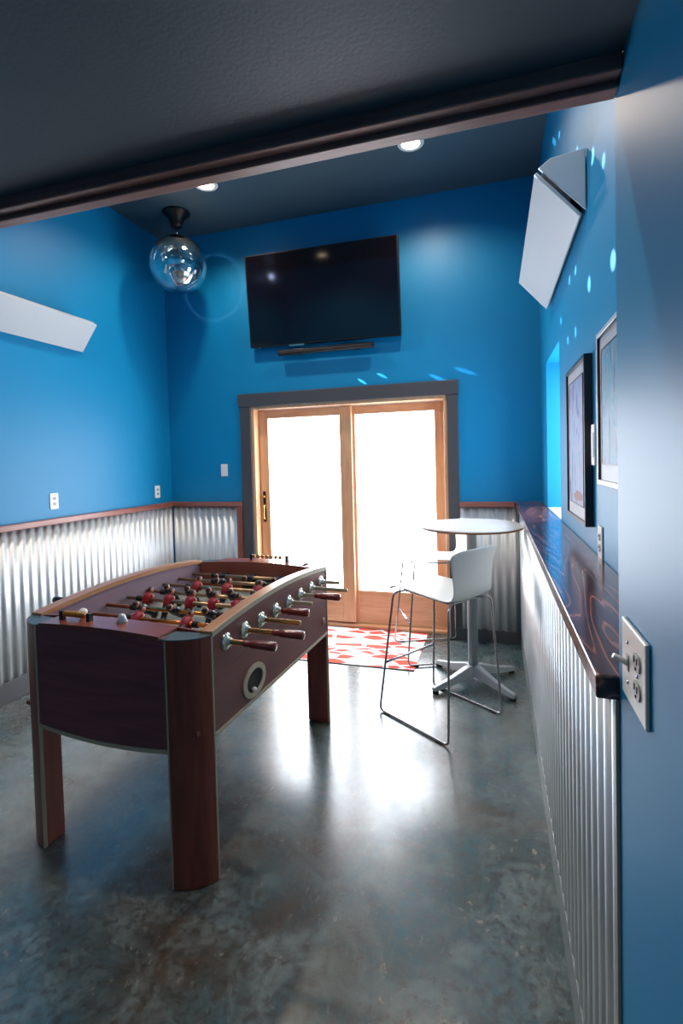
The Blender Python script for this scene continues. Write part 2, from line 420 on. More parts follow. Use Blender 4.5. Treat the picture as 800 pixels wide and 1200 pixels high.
# ------------------------------------------------------------------ ceiling lamps
def downlight(x, y, label):
    t = thing('recessed_ceiling_light', label, 'ceiling light', (x, y, ZC), 0, 'recessed ceiling lights')
    bm = bmesh.new(); lathe(bm, [(.062, -.002), (.066, -.006), (.088, -.005), (.092, 0)], 40)
    obj('trim_ring', bm, 'white', t)
    bm = bmesh.new(); lathe(bm, [(0, -.0045), (.03, -.0045), (.0625, -.003)], 40)
    obj('lens', bm, 'lampdisc', t)
    l = bpy.data.lights.new('lamp', 'SPOT'); l.energy = 66; l.color = (1, .84, .70); l.spot_size = math.radians(150); l.spot_blend = .6; l.shadow_soft_size = .055
    lo = bpy.data.objects.new('lamp', l); col.objects.link(lo); lo.parent = t; lo.location = (0, 0, -.02)
    return t
downlight(-2.125, 3.51, 'round recessed ceiling light next to the hanging glass globe, left of the pair in view')
downlight(-.519, 3.53, 'round recessed ceiling light above the television, right of the pair in view')
downlight(-2.125, 1.72, 'round recessed ceiling light over the football table')
downlight(-.519, 1.72, 'round recessed ceiling light nearest the low beam')

def fill_lamp(x, y, label):  # unseen fill lamp, added to brighten the low-ceilinged area
    t = thing('added_fill_light', label, 'ceiling light', (x, y, ZN), 0, 'added fill lights')
    bm = bmesh.new(); lathe(bm, [(.15, 0), (.155, -.012), (.15, -.02)], 36); obj('trim_ring', bm, 'white', t)
    bm = bmesh.new(); lathe(bm, [(0, -.03), (.08, -.027), (.149, -.018)], 36); obj('diffuser', bm, 'diff', t)
fill_lamp(-.9, -1.5, 'added unseen fill light on the low ceiling behind the camera')
fill_lamp(-2.9, -1.3, 'added unseen fill light over the far left of the low-ceilinged area')

# ------------------------------------------------------------------ hanging globe
GX, GY, GZ, GR = -2.60, 3.80, 3.262, .243
gt = thing('globe_pendant', 'clear glass globe pendant with mirrored ball inside on a dark ceiling mount', 'hanging lamp', (GX, GY, ZC))
bm = bmesh.new(); lathe(bm, [(0, 0), (.115, 0), (.118, -.010), (.10, -.022), (.068, -.05), (.048, -.10), (.046, -.128), (0, -.132)], 24)
obj('ceiling_mount', bm, 'bronze', gt)
bm = bmesh.new(); lathe(bm, [(0, -.12), (.012, -.12), (.012, -.225), (0, -.225)], 12)
obj('stem', bm, 'chrome', gt)
bm = bmesh.new(); bmesh.ops.create_uvsphere(bm, u_segments=64, v_segments=40, radius=GR, matrix=Matrix.Translation((0, 0, GZ-ZC)))
for fc in bm.faces: fc.smooth = True
obj('glass_globe', bm, 'globe', gt)
bm = bmesh.new(); bmesh.ops.create_uvsphere(bm, u_segments=22, v_segments=13, radius=.135, matrix=Matrix.Translation((.02, 0, GZ-ZC-.05)))
mb = obj('mirror_ball', bm, 'mirror', gt)
bm = bmesh.new(); lathe(bm, [(.004, GZ-ZC+.055), (.004, -.225)], 8)
obj('cord', bm, 'bronze', gt)
# pencil beams the mirrored ball throws on the walls
dots = [(XR, 2.032, 2.603, 1.), (XR, 1.846, 2.484, .5), (XR, 3.124, 3.295, .5), (XR, 2.367, 2.813, .8), (XR, 2.937, 3.225, .5), (XR, 1.725, 2.117, 1.), (XR, 2.123, 2.175, 1.), (XR, 2.445, 2.34, .6),
        (XR, 2.627, 2.36, .6), (XR, 2.954, 2.25, .5), (XR, 2.463, 2.075, .7), (XR, 2.705, 2.09, .7), (XR, 3.203, 3.352, .5), (-.437, D, 2.193, .7), (-.214, D, 2.233, .5), (-1.091, D, 2.211, .5), (-.915, D, 2.25, .5)]
for (x, y, z, s) in dots:
    tgt = Vector((x, y, z)); c = Vector((GX, GY, GZ-.05)); d = (tgt-c).normalized()
    l = bpy.data.lights.new('reflected_beam', 'SPOT'); l.energy = 1500*max(s, .75); l.color = (.8, .88, 1); l.spot_size = math.radians(1.25 if s > .8 else .8); l.spot_blend = .7; l.shadow_soft_size = .001
    lo = bpy.data.objects.new('reflected_beam', l); col.objects.link(lo); lo.parent = gt
    lo.location = c+d*.36-Vector((GX, GY, ZC)); lo.rotation_euler = d.to_track_quat('-Z', 'Y').to_euler()

ps = thing('pin_spot', 'small cool-white spotlight on the left wall under the ceiling, aimed at the hanging globe', 'spotlight', (XL, 1.42, 3.58))
boxes('mounting_plate', [(0, .012, -.04, .04, -.05, .05)], 'bronze', ps, .002)
aim = (Vector((GX, GY, GZ))-Vector((XL+.075, 1.42, 3.58))).normalized()
hdm = aim.to_track_quat('Z', 'Y').to_matrix().to_4x4(); hdm.translation = Vector((.075, 0, 0))
bm = bmesh.new(); lathe(bm, [(0, -.07), (.03, -.065), (.036, -.04), (.040, .06), (.034, .06), (.032, .04)], 20)
bmesh.ops.transform(bm, matrix=hdm, verts=bm.verts[:]); h_ = obj('lamp_head', bm, 'black', ps)
bm = bmesh.new(); lathe(bm, [(0, .045), (.0315, .042)], 20); bmesh.ops.transform(bm, matrix=hdm, verts=bm.verts[:]); obj('lens', bm, 'pinlens', h_)
bm = bmesh.new(); tube(bm, [(.01, 0, 0), (.05, 0, 0)], .008, 8); obj('arm', bm, 'bronze', ps)
l = bpy.data.lights.new('pin_beam', 'SPOT'); l.energy = 60; l.color = (.8, .88, 1); l.spot_size = math.radians(14); l.spot_blend = .4; l.shadow_soft_size = .02
lo = bpy.data.objects.new('pin_beam', l); col.objects.link(lo); lo.parent = ps; lo.location = Vector((.075, 0, 0))+aim*.07; lo.rotation_euler = aim.to_track_quat('-Z', 'Y').to_euler()

# ------------------------------------------------------------------ television and soundbar
tv = thing('television', 'large flat black television hung high on the blue wall above the sliding door', 'television', (-1.418, 4.135, 2.965))
tv.rotation_euler = (math.radians(6.5), math.radians(.6), 0)
boxes('bezel', [(-.695, .695, -.012, .035, -.40, .40)], 'black', tv, .006)
boxes('screen', [(-.68, .68, -.0135, -.0105, -.385, .39)], 'screen', tv, 0)
boxes('wall_bracket', [(-.2, .2, .035, .095, -.10, .12)], 'bronze', tv, .004)
bm = bmesh.new(); lathe(bm, [(0, -.0145), (.006, -.0145), (.006, -.012)], 10, 1, (-.60, 0, -.403))
obj('sensor', bm, 'nickel', tv)
boxes('badge', [(-.31, -.17, -.014, .0, -.412, -.398)], 'nickel', tv)
sb = thing('soundbar', 'slim black soundbar mounted on the wall just below the television', 'soundbar', (-1.402, 4.19, 2.503))
bm = bmesh.new()
pr_ = [(.0, 0), (.0, .02), (-.035, .026), (-.05, .012), (-.05, -.012), (-.03, -.026), (0, -.02)]
pts = []
prism(bm, [(y, z) for y, z in pr_], 0, -.44, .44)
obj('body', bm, 'black', sb, .008)
boxes('grille', [(-.42, .42, -.0515, -.049, -.009, .010)], 'slot', sb)
for q in (-1, 1): boxes('mount', [(q*.275-.025, q*.275+.025, 0, .054, -.015, .015)], 'bronze', sb)

# ------------------------------------------------------------------ wedge panels
def wedge(name, xw, sgn, y0, y1, zb, zt, label):
    # sgn: direction into the room; boards as thin slabs; near and far ends closed
    t = thing(name, label, 'wall panel', (xw, (y0+y1)/2, (zb+zt)/2), 0, 'white wedge panels high on the side walls')
    h = (y1-y0)/2; H = (zt-zb)/2; Dp = .178; sk = .12 if sgn < 0 else 0
    def slab(pts, th, name_, mt, bev=.004):
        bm = bmesh.new(); a = [Vector(p) for p in pts]; n = (a[1]-a[0]).cross(a[2]-a[0]).normalized()*th
        A = [bm.verts.new(p) for p in a]; Bv = [bm.verts.new(p+n) for p in a]
        bm.faces.new(A); bm.faces.new(Bv[::-1])
        for i in range(len(A)): bm.faces.new((A[i], Bv[i], Bv[(i+1) % len(A)], A[(i+1) % len(A)]))
        return obj(name_, bm, mt, t, bev)
    s = sgn
    slab([(s*.012, -h+.012, -H), (s*Dp, -h-.0, H-.03), (s*Dp, h-.02, H-.03), (s*.012, h-.0, -H)], .014, 'face_board', 'whitem')
    slab([(s*.004, -h-.006, -H-.0), (s*.004, -h-.006, H+.02), (s*.13, -h-.006, H+.005), (s*(Dp-.004), -h-.006, H-.026)], .012, 'end_board', 'whitem')
    slab([(s*.006, -h+.004, H), (s*(Dp-.02), -h+.004, H-.02), (s*(Dp-.02), h-.03, H-.02), (s*.006, h-.03, H)], .01, 'top_board', 'whitem')
    bm = bmesh.new()
    for yy in (-h+.12, h-.12): box(bm, min(s*.001, s*.04), max(s*.001, s*.04), yy-.012, yy+.012, -H+.05, H-.05)
    obj('bracket', bm, 'bronze', t)
    return t
wedge('wedge_wall_panel', XL, 1, 1.85, 3.17, 2.42, 2.64, 'long white wedge panel on the left wall, cut by the edge of the picture')
wedge('wedge_wall_panel', XR, -1, 2.16, 3.47, 2.465, 2.68, 'white wedge panel high on the right wall above the framed pictures')

# ------------------------------------------------------------------ outlets and plates
def plate(name, label, loc, rz, kind, w=.072, h=.117):
    """local: plate in the XZ plane facing -Y"""
    t = thing(name, label, 'outlet' if kind != 'switch' else 'switch', loc, rz, 'white wall plates')
    boxes('cover_plate', [(-w/2, w/2, -.006, 0, -h/2, h/2)], 'platew', t, .003)
    def duplex(cx):
        for s in (1, -1):
            bm = bmesh.new()
            bm2 = [(cx+.0165*math.cos(a)*1.0, s*.0195+.0145*max(-.85, min(.85, math.sin(a)))) for a in [2*PI*i/28 for i in range(28)]]
            prism(bm, bm2, 1, -.0085, -.006)
            o = obj('receptacle', bm, 'plateg', t)
            for dx in (-.0065, .0065): boxes('slot', [(cx+dx-.0012, cx+dx+.0012, -.0095, -.0084, s*.0195-.001, s*.0195+.008)], 'slot', o)
            bm = bmesh.new(); lathe(bm, [(0, -.0095), (.0025, -.0095), (.0025, -.0084)], 10, 1, (cx, 0, s*.0195-.008)); obj('slot', bm, 'slot', o)
    if kind == 'duplex': duplex(0)
    if kind == 'switch':
        o = boxes('rocker', [(-.016, .016, -.009, -.006, -.034, .034)], 'platew', t, .002)
    if kind == 'combo':
        duplex(.026)
        bm = bmesh.new(); box(bm, -.026-.006, -.026+.006, -.0075, -.006, -.012, .012); o = obj('switch_slot', bm, 'plateg', t)
        bm = bmesh.new(); tube(bm, [(-.026, -.006, -.001), (-.026, -.016, .004), (-.026, -.026, .009)], [.0048, .004, .0038], 10)
        obj('toggle', bm, 'platew', t)
        for cx, zz in ((.026, 0), (-.026, .03), (-.026, -.03)):
            bm = bmesh.new(); lathe(bm, [(0, -.0078), (.003, -.0075), (.003, -.006)], 10, 1, (cx, 0, zz)); obj('screw', bm, 'chrome', t)
    return t
plate('wall_outlet', 'white outlet plate on the left wall above the wooden rail, nearest the camera', (XL, 2.853, 1.283), PI/2, 'duplex')
plate('wall_outlet', 'white outlet plate on the left wall close to the room corner', (XL, 4.02, 1.272), PI/2, 'duplex')
plate('light_switch', 'white switch plate on the back wall left of the sliding door', (-2.47, D, 1.461), 0, 'switch')
plate('outlet_and_switch_plate', 'large white two-gang plate with toggle switch and outlet on the near blue pier', (XP, .797, 1.216), -PI/2, 'combo', .128, .118)
plate('wall_outlet', 'white outlet plate seen edge-on just above the dark ledge on the right wall', (XR, 1.935, 1.215), -PI/2, 'duplex')
th = thing('wall_thermostat', 'slim white wall control between the two framed pictures', 'wall control', (XR, 2.0, 1.56))
boxes('housing', [(-.014, 0, -.03, .03, -.075, .075)], 'platew', th, .003)
boxes('display', [(-.0155, -.0135, -.022, .022, -.045, .045)], 'plateg', th)

# ------------------------------------------------------------------ framed pictures
def picture(y0, y1, z0, z1, fm, fw, dp, artm, label, mount, line=False):
    t = thing('framed_picture', label, 'picture', (XR, (y0+y1)/2, (z0+z1)/2), 0, 'framed pictures on the right wall')
    h, H = (y1-y0)/2, (z1-z0)/2
    boxes('frame', [(-dp, 0, -h, -h+fw, -H, H), (-dp, 0, h-fw, h, -H, H), (-dp, 0, -h+fw, h-fw, -H, -H+fw), (-dp, 0, -h+fw, h-fw, H-fw, H)], fm, t, .002)
    if line: boxes('sight_line', [(-dp+.001, -dp+.0125, -h+fw, -h+fw+.005, -H+fw, H-fw), (-dp+.001, -dp+.0125, h-fw-.005, h-fw, -H+fw, H-fw), (-dp+.001, -dp+.0125, -h+fw, h-fw, H-fw-.005, H-fw)], 'frame', t)
    boxes('mount', [(-dp+.008, -dp+.012, -h+fw, h-fw, -H+fw, H-fw)], 'matb', t)
    a = boxes('painting', [(-dp+.005, -dp+.0078, -h+fw+mount, h-fw-mount, -H+fw+mount*1.1, H-fw-mount)], artm, t)
    boxes('fillet', [(-dp+.004, -dp+.0079, -h+fw+mount-.005, -h+fw+mount, -H+fw+mount*1.1, H-fw-mount), (-dp+.004, -dp+.0079, h-fw-mount, h-fw-mount+.005, -H+fw+mount*1.1, H-fw-mount),
                     (-dp+.004, -dp+.0079, -h+fw+mount, h-fw-mount, H-fw-mount, H-fw-mount+.005), (-dp+.004, -dp+.0079, -h+fw+mount, h-fw-mount, -H+fw+mount*1.1-.005, -H+fw+mount*1.1)], 'frame', t)
    return t, a, h, H
t1, a1, h, H = picture(2.07, 2.56, 1.25, 1.905, 'frame', .016, .03, 'art1', 'dark-framed abstract picture in violet and blue, farther of the two on the right wall', .05)
bm = bmesh.new(); prism(bm, [(-.155, -.235), (.02, -.245), (.06, -.225), (-.03, -.200), (-.155, -.21)], 0, -.0262, -.0252)
obj('painted_patch', bm, 'orange', a1)
t2, a2, h, H = picture(1.30, 1.87, 1.425, 1.925, 'silver', .016, .024, 'art2', 'silver-framed teal and grey abstract picture partly hidden by the near pier', .05, True)

# ------------------------------------------------------------------ rug
bm = bmesh.new(); box(bm, -.55, .48, -.39, .39, 0, .005)
rg = obj('rug', bm, ['rug'], None, .003); rg.location = (-1.05, 3.915, .0)
tag(rg, 'coral and white rug with shard pattern on the floor before the sliding door', 'rug')
bm = bmesh.new(); box(bm, -.55, .48, -.397, -.3905, 0, .0055)
obj('binding', bm, 'rubber', rg)

# ------------------------------------------------------------------ round bar table
TX, TY = -.155, 3.455
bt = thing('bar_table', 'tall round white bar table on a grey pedestal near the right wall', 'table', (TX, TY, 0))
bm = bmesh.new(); lathe(bm, [(0, 1.075), (.321, 1.075), (.332, 1.071), (.335, 1.066)], 64); lathe(bm, [(.335, 1.066), (.332, 1.052), (.30, 1.048), (0, 1.048)], 64, mi=1)
obj('tabletop', bm, ['white', 'edge'], bt)
bm = bmesh.new(); lathe(bm, [(0, 1.048), (.09, 1.048), (.09, 1.04), (.034, 1.03), (.034, .06), (.0, .06)], 28)
obj('column', bm, 'alu', bt)
def arm_bm(a):
    bm = bmesh.new(); L = .345
    secs = [(0.0, .036, .055, .125), (.06, .034, .05, .115), (.2, .027, .028, .072), (.33, .022, .018, .045), (L, .018, .018, .038)]
    ca, sa = math.cos(a), math.sin(a); prev = None
    for (r, hw, zb, zt) in secs:
        ring = []
        for (u, z) in ((-hw, zb), (hw, zb), (hw*.6, zt), (-hw*.6, zt)):
            ring.append(bm.verts.new((r*ca-u*sa, r*sa+u*ca, z)))
        if prev:
            for i in range(4): bm.faces.new((prev[i], prev[(i+1) % 4], ring[(i+1) % 4], ring[i]))
        else: bm.faces.new(ring[::-1])
        prev = ring
    bm.faces.new(prev); return bm
for (ex, ey) in ((-.26, .209), (.257, .213), (.256, -.223), (-.226, -.226)):
    a = math.atan2(ey, ex)
    leg = obj('leg', arm_bm(a), 'alu', bt, .004)
    bm = bmesh.new(); lathe(bm, [(0, 0), (.019, 0), (.021, .006), (.017, .022), (0, .022)], 16, 2, (.325*math.cos(a), .325*math.sin(a), 0))
    obj('foot', bm, 'rubber', leg)

# ------------------------------------------------------------------ bar stools
def stool():
    t = thing('bar_stool', '', 'stool', (0,0,0), 0, 'white wire-framed bar stools')
    for s in (-1, 1):
        bm = bmesh.new()
        tube(bm, fillet([(s*.10, .17, .728), (s*.185, .185, .728), (s*.245, .262, .008), (s*.245, -.262, .008), (s*.19, -.235, .722), (s*.12, -.20, .722)], .035, 6), .0068, 10)
        obj('sled_leg', bm, 'dkchrome', t)
    bm = bmesh.new(); f = .30/.72
    x = .245-.06*f; y = .262-.077*f
    tube(bm, [(-x, y, .30), (x, y, .30)], .0068, 10)
    obj('footrest', bm, 'chrome', t)
    bm = bmesh.new()
    tube(bm, [(-.10, .17, .728), (.10, .17, .728)], .0065, 10); tube(bm, [(-.12, -.20, .722), (.12, -.20, .722)], .0065, 10)
    tube(bm, [(-.10, .17, .728), (-.12, -.20, .722)], .0065, 10); tube(bm, [(.10, .17, .728), (.12, -.20, .722)], .0065, 10)
    obj('seat_frame', bm, 'dkchrome', t)
    # moulded shell
    prof = [(.225, .742, .185), (.215, .755, .192), (.18, .762, .196), (.08, .757, .198), (-.05, .748, .196), (-.17, .736, .190), (-.228, .736, .180), (-.255, .760, .172), (-.262, .84, .170), (-.272, .92, .184), (-.286, .98, .200), (-.297, 1.018, .207), (-.300, 1.032, .197)]
    bm = bmesh.new(); rows = []; nu = 13
    for i, (y, z, hw) in enumerate(prof):
        row = []
        for k in range(nu):
            u = -1+2*k/(nu-1); b = max(0, min(1, (z-.78)/.2))
            yy = y+.030*b*u*u; zz = z+(.012*u*u if z < .77 and y < .2 else 0)-(.02*abs(u)**6 if i >= len(prof)-2 else 0)
            row.append(bm.verts.new((u*hw, yy, zz)))
        rows.append(row)
    for a, b in zip(rows, rows[1:]):
        for k in range(nu-1):
            fc = bm.faces.new((a[k], a[k+1], b[k+1], b[k])); fc.smooth = True
    obj('seat_shell', bm, 'stoolw', t, 0, .010, 1)
    for s in (-1, 1):
        for y in (-.2, .2):
            bm = bmesh.new(); box(bm, s*.245-.012, s*.245+.012, y-.02, y+.02, 0, .006)
            obj('glide', bm, 'rubber', t)
    return t
st = stool(); st.location = (-.331, 2.972, 0); st.rotation_euler.z = math.radians(55.9)
st['label'] = 'white bar stool on wire sled legs nearest the camera, its back toward us'
s2_ = dup(st); s2_.location = (-.475, 3.905, .0052); s2_.rotation_euler.z = math.radians(112.3)
s2_['label'] = 'white bar stool behind the round table, closest to the sliding door'

# ------------------------------------------------------------------ football table
FT = thing('football_table', 'large mahogany football table with rounded corner legs and player rods on the concrete floor', 'game table', (-1.403, 2.152, 0), math.radians(-2.7))
W, Lh = .445, .66; ax, ay = .135, .095
def ztop_side(y): return .904+.052*(1-(y/Lh)**2)
def ztop_end(x): return .904+.020*(1-(x/W)**2)
# corner posts/legs: a curved board
def corner_outline(sx, sy, th=.024, n=10):
    outer = []
    for i in range(n+1):
        a = PI/2*i/n; k = .72
        # blend chord and ellipse for a shallow bulge
        ex, ey = ax*math.sin(a), -ay*math.cos(a)     # from (0,-ay) to (ax,0)
        lx, ly = ax*i/n, -ay+ay*i/n
        px, py = lx+(ex-lx)*k, ly+(ey-ly)*k
        outer.append((W-ax+px, Lh-ay-py) )
    return outer
def post(sx, sy):
    out = corner_outline(sx, sy)
    # offset inwards
    inn = []
    for i, (x, y) in enumerate(out):
        p0 = Vector(out[max(0, i-1)]); p1 = Vector(out[min(len(out)-1, i+1)]); d = (p1-p0).normalized(); n = Vector((d.y, -d.x))
        if n.dot(Vector((x, y))) > 0: n = -n
        inn.append((x+n.x*.024, y+n.y*.024))
    def m_(pts): return [(sx*x, sy*y) for x, y in pts]
    bm = bmesh.new(); prism(bm, m_(out+[(W-ax, Lh-ay)]), 2, 0.004, .903)
    for f in bm.faces: f.smooth = False
    leg = obj('leg', bm, 'mahog', FT)
    bm = bmesh.new()
    for i, q in ((0, 1), (-1, -2)):
        p = Vector(out[i]); r = Vector(inn[i]); d = (Vector(out[q])-p).normalized()
        e = d*.0062; o2 = (p-r).normalized()*.0012
        prism(bm, m_([(p-e*.0+o2)[:], (p+e*.9+o2)[:], (p+e*.9+(r-p)*.05)[:], (p+(r-p)*.5-e*.12)[:], (p+o2*0-e*.2)[:]]), 2, .003, .9035)
    obj('edge_strip', bm, 'cream', leg)
    bm = bmesh.new(); cap = [(x*1.0, y*1.0) for x, y in out]
    cap = m_(out+[(W-.035, Lh-ay-.01), (W-ax-.02, Lh-.06-.03), (W-ax-.02, Lh)])
    prism(bm, cap, 2, .9036, .9085)
    obj('corner_plate', bm, 'plate', leg, .001)
for sx in (1, -1):
    for sy in (1, -1): post(sx, sy)
def arched(bm, axis, lo, hi, a, b, zb, zt, n=24, mi=0):
    """panel along coordinate (lo..hi) with top function zt, bottom zb; thickness a..b on the other axis"""
    pts = [(lo+(hi-lo)*i/n, zb(lo+(hi-lo)*i/n)) for i in range(n+1)]+[(hi-(hi-lo)*i/n, zt(hi-(hi-lo)*i/n)) for i in range(n+1)]
    return prism(bm, pts, axis, a, b, mi)
yA = Lh-ay-.004
for s in (1, -1):
    bm = bmesh.new(); arched(bm, 0, -yA, yA, s*(W-.024), s*(W-.002), lambda y: .545, lambda y: ztop_side(y)-.006)
    sp_ = obj('side_panel', bm, 'mahogside', FT)
    bm = bmesh.new(); arched(bm, 0, -yA, yA, s*(W-.027), s*(W+.001), lambda y: .530, lambda y: .545)
    obj('bottom_edge', bm, 'cream', sp_)
    bm = bmesh.new(); arched(bm, 0, -yA-.003, yA+.003, s*(W-.052), s*(W-.003), lambda y: ztop_side(y)-.020, lambda y: ztop_side(y), 28)
    cp = obj('top_rail', bm, 'capwood', FT)
    bm = bmesh.new(); arched(bm, 0, -yA-.003, yA+.003, s*(W-.003), s*(W+.002), lambda y: ztop_side(y)-.020, lambda y: ztop_side(y)+.001, 28)
    obj('rail_edge', bm, 'cream', cp)
    bm = bmesh.new(); arched(bm, 0, -.55, .55, s*(W-.045), s*(W-.026), lambda y: .76, lambda y: ztop_side(y)-.0205)
    obj('inner_side_wall', bm, 'inner', FT)
    # ends
    xa = W-ax-.004
    bm = bmesh.new(); arched(bm, 1, -xa, xa, s*(Lh-.024), s*(Lh-.002), lambda x: .512-.020*(1-(x/xa)**2), lambda x: ztop_end(x)-.004)
    ep = obj('end_panel', bm, 'mahogx', FT)
    bm = bmesh.new(); arched(bm, 1, -xa, xa, s*(Lh-.026), s*(Lh+.001), lambda x: .497-.020*(1-(x/xa)**2), lambda x: .512-.020*(1-(x/xa)**2))
    obj('bottom_edge', bm, 'cream', ep)
    xd = W-.055
    bm = bmesh.new(); arched(bm, 1, -(W-ax-.022), W-ax-.022, s*.545, s*(Lh+.002), lambda x: ztop_end(x)-.012, lambda x: ztop_end(x)+.002)
    for q in (1, -1):
        x0_, x1_ = sorted((q*(W-ax-.022), q*xd))
        arched(bm, 1, x0_, x1_, s*.545, s*(Lh-ay-.01 if True else 0), lambda x: ztop_end(x)-.012, lambda x: ztop_end(x)+.0018, 4)
    obj('end_deck', bm, 'deck', FT)
    bm = bmesh.new(); arched(bm, 1, -(W-.046), W-.046, s*.545, s*.562, lambda x: .76, lambda x: ztop_end(x)-.0125)
    ie = obj('inner_end_wall', bm, 'deck', FT)
    bm = bmesh.new(); box(bm, -.10, .10, min(s*.5435, s*.546), max(s*.5435, s*.546), .765, .84)
    obj('goal_mouth', bm, 'hole', ie)
boxes('playfield', [(-W+.046, W-.046, -.562, .562, .745, .765)], 'grass', FT)
boxes('cabinet_floor', [(-W+.03, W-.03, -Lh+.03, Lh-.03, .56, .575)], 'mahog', FT)
# field markings
bm = bmesh.new()
box(bm, -W+.05, W-.05, -.003, .003, .7650, .7656)
for s in (1, -1):
    box(bm, -.2, .2, s*.40-.003, s*.40+.003, .7650, .7656)
    for q in (1, -1): box(bm, q*.2-.003, q*.2+.003, min(s*.40, s*.54), max(s*.40, s*.54), .7650, .7656)
obj('field_lines', bm, 'white', FT)

# ball return ring
bm = bmesh.new(); cy, cz = -.275, .618; N = 36; cr = 'cream'
def ringpts(rx, rz): return [(cy+rx*math.cos(2*PI*i/N), cz+rz*math.sin(2*PI*i/N)) for i in range(N)]
o1, i1 = ringpts(.092, .068), ringpts(.066, .047)
A = [bm.verts.new((W+.004, y, z)) for y, z in o1]; Bv = [bm.verts.new((W+.005, y, z)) for y, z in i1]; Cv = [bm.verts.new((W-.004, y, z)) for y, z in o1]; Dv = [bm.verts.new((W-.0018, y, z)) for y, z in i1]
for i in range(N):
    j = (i+1) % N
    bm.faces.new((A[i], A[j], Bv[j], Bv[i])); bm.faces.new((Cv[i], Cv[j], A[j], A[i])); bm.faces.new((Bv[i], Bv[j], Dv[j], Dv[i]))
rr = obj('ball_return_ring', bm, 'cream', FT)
bm = bmesh.new(); prism(bm, ringpts(.066, .047), 0, W-.0019, W-.0005)
obj('cup', bm, 'hole', rr)
bm = bmesh.new(); bmesh.ops.create_uvsphere(bm, u_segments=16, v_segments=10, radius=.011, matrix=Matrix.Translation((W+.010, cy-.02, cz-.030)))
for fc in bm.faces: fc.smooth = True
bm2 = bm; obj('ball', bm, 'ball', rr)  # ball shrunk to imitate the small white glint in the opening
for yy in (.50, ):
    bm = bmesh.new(); lathe(bm, [(0, W+.003), (.018, W+.003), (.021, W+.001), (.021, W-.004)], 20, 0, (0, yy, .62))
    obj('bolt_cover', bm, 'mahogside', FT)

# player figure (local origin on the rod axis, hanging down -z, facing +y)
def player_mesh(name, shirt, legs):
    bm = bmesh.new()
    def loft(secs, mi):
        prev = None
        for (z, hx, y0, y1) in secs:
            ring = [bm.verts.new(p) for p in ((-hx*.7, y0, z), (hx*.7, y0, z), (hx, (y0+y1)/2, z), (hx*.7, y1, z), (-hx*.7, y1, z), (-hx, (y0+y1)/2, z))]
            if prev:
                for i in range(6):
                    f = bm.faces.new((prev[i], prev[(i+1) % 6], ring[(i+1) % 6], ring[i])); f.material_index = mi; f.smooth = True
            else:
                f = bm.faces.new(ring[::-1]); f.material_index = mi
            prev = ring
        f = bm.faces.new(prev); f.material_index = mi
    loft([(.024, .006, -.006, .006), (.020, .017, -.009, .010), (.006, .019, -.012, .013), (-.010, .016, -.012, .012), (-.022, .014, -.010, .010)], 0)
    loft([(-.022, .0145, -.010, .010), (-.036, .014, -.009, .009), (-.052, .011, -.007, .007), (-.064, .010, -.007, .010), (-.067, .011, -.010, .016), (-.078, .011, -.011, .018)], 1)
    bmesh.ops.create_uvsphere(bm, u_segments=10, v_segments=8, radius=.0115, matrix=Matrix.Translation((0, .001, .036)))
    for f in bm.faces:
        c = f.calc_center_median()
        if c.z > .0245 and f.material_index == 0: f.material_index = 3 if (c.z > .041 or c.y < -.006) else 2; f.smooth = True
    # arms
    for s in (-1, 1):
        tube(bm, [(s*.016, 0, .016), (s*.022, .002, .002), (s*.018, .006, -.012)], [.0055, .005, .004], 6, 0)
    bmesh.ops.recalc_face_normals(bm, faces=bm.faces[:])
    me = bpy.data.meshes.new(name); bm.to_mesh(me); bm.free()
    for k in (shirt, legs, 'skin', 'hair'): me.materials.append(M[k])
    return me
P_A = player_mesh('player_figure', 'red', 'dark'); P_B = player_mesh('player_figure', 'navy', 'dark')
ys = [-.475+.95*i/7 for i in range(8)]
counts = [3, 2, 3, 5, 5, 3, 2, 3]; PS = 1.36
teamA = [1, 1, 0, 1, 0, 1, 0, 0]
gaps = {3: .19, 2: .26, 5: .128}
slide = [-.02, .03, .0, -.02, .015, .01, .02, -.01]
tilt = [80, -48, 55, -30, 42, -38, 68, 85]
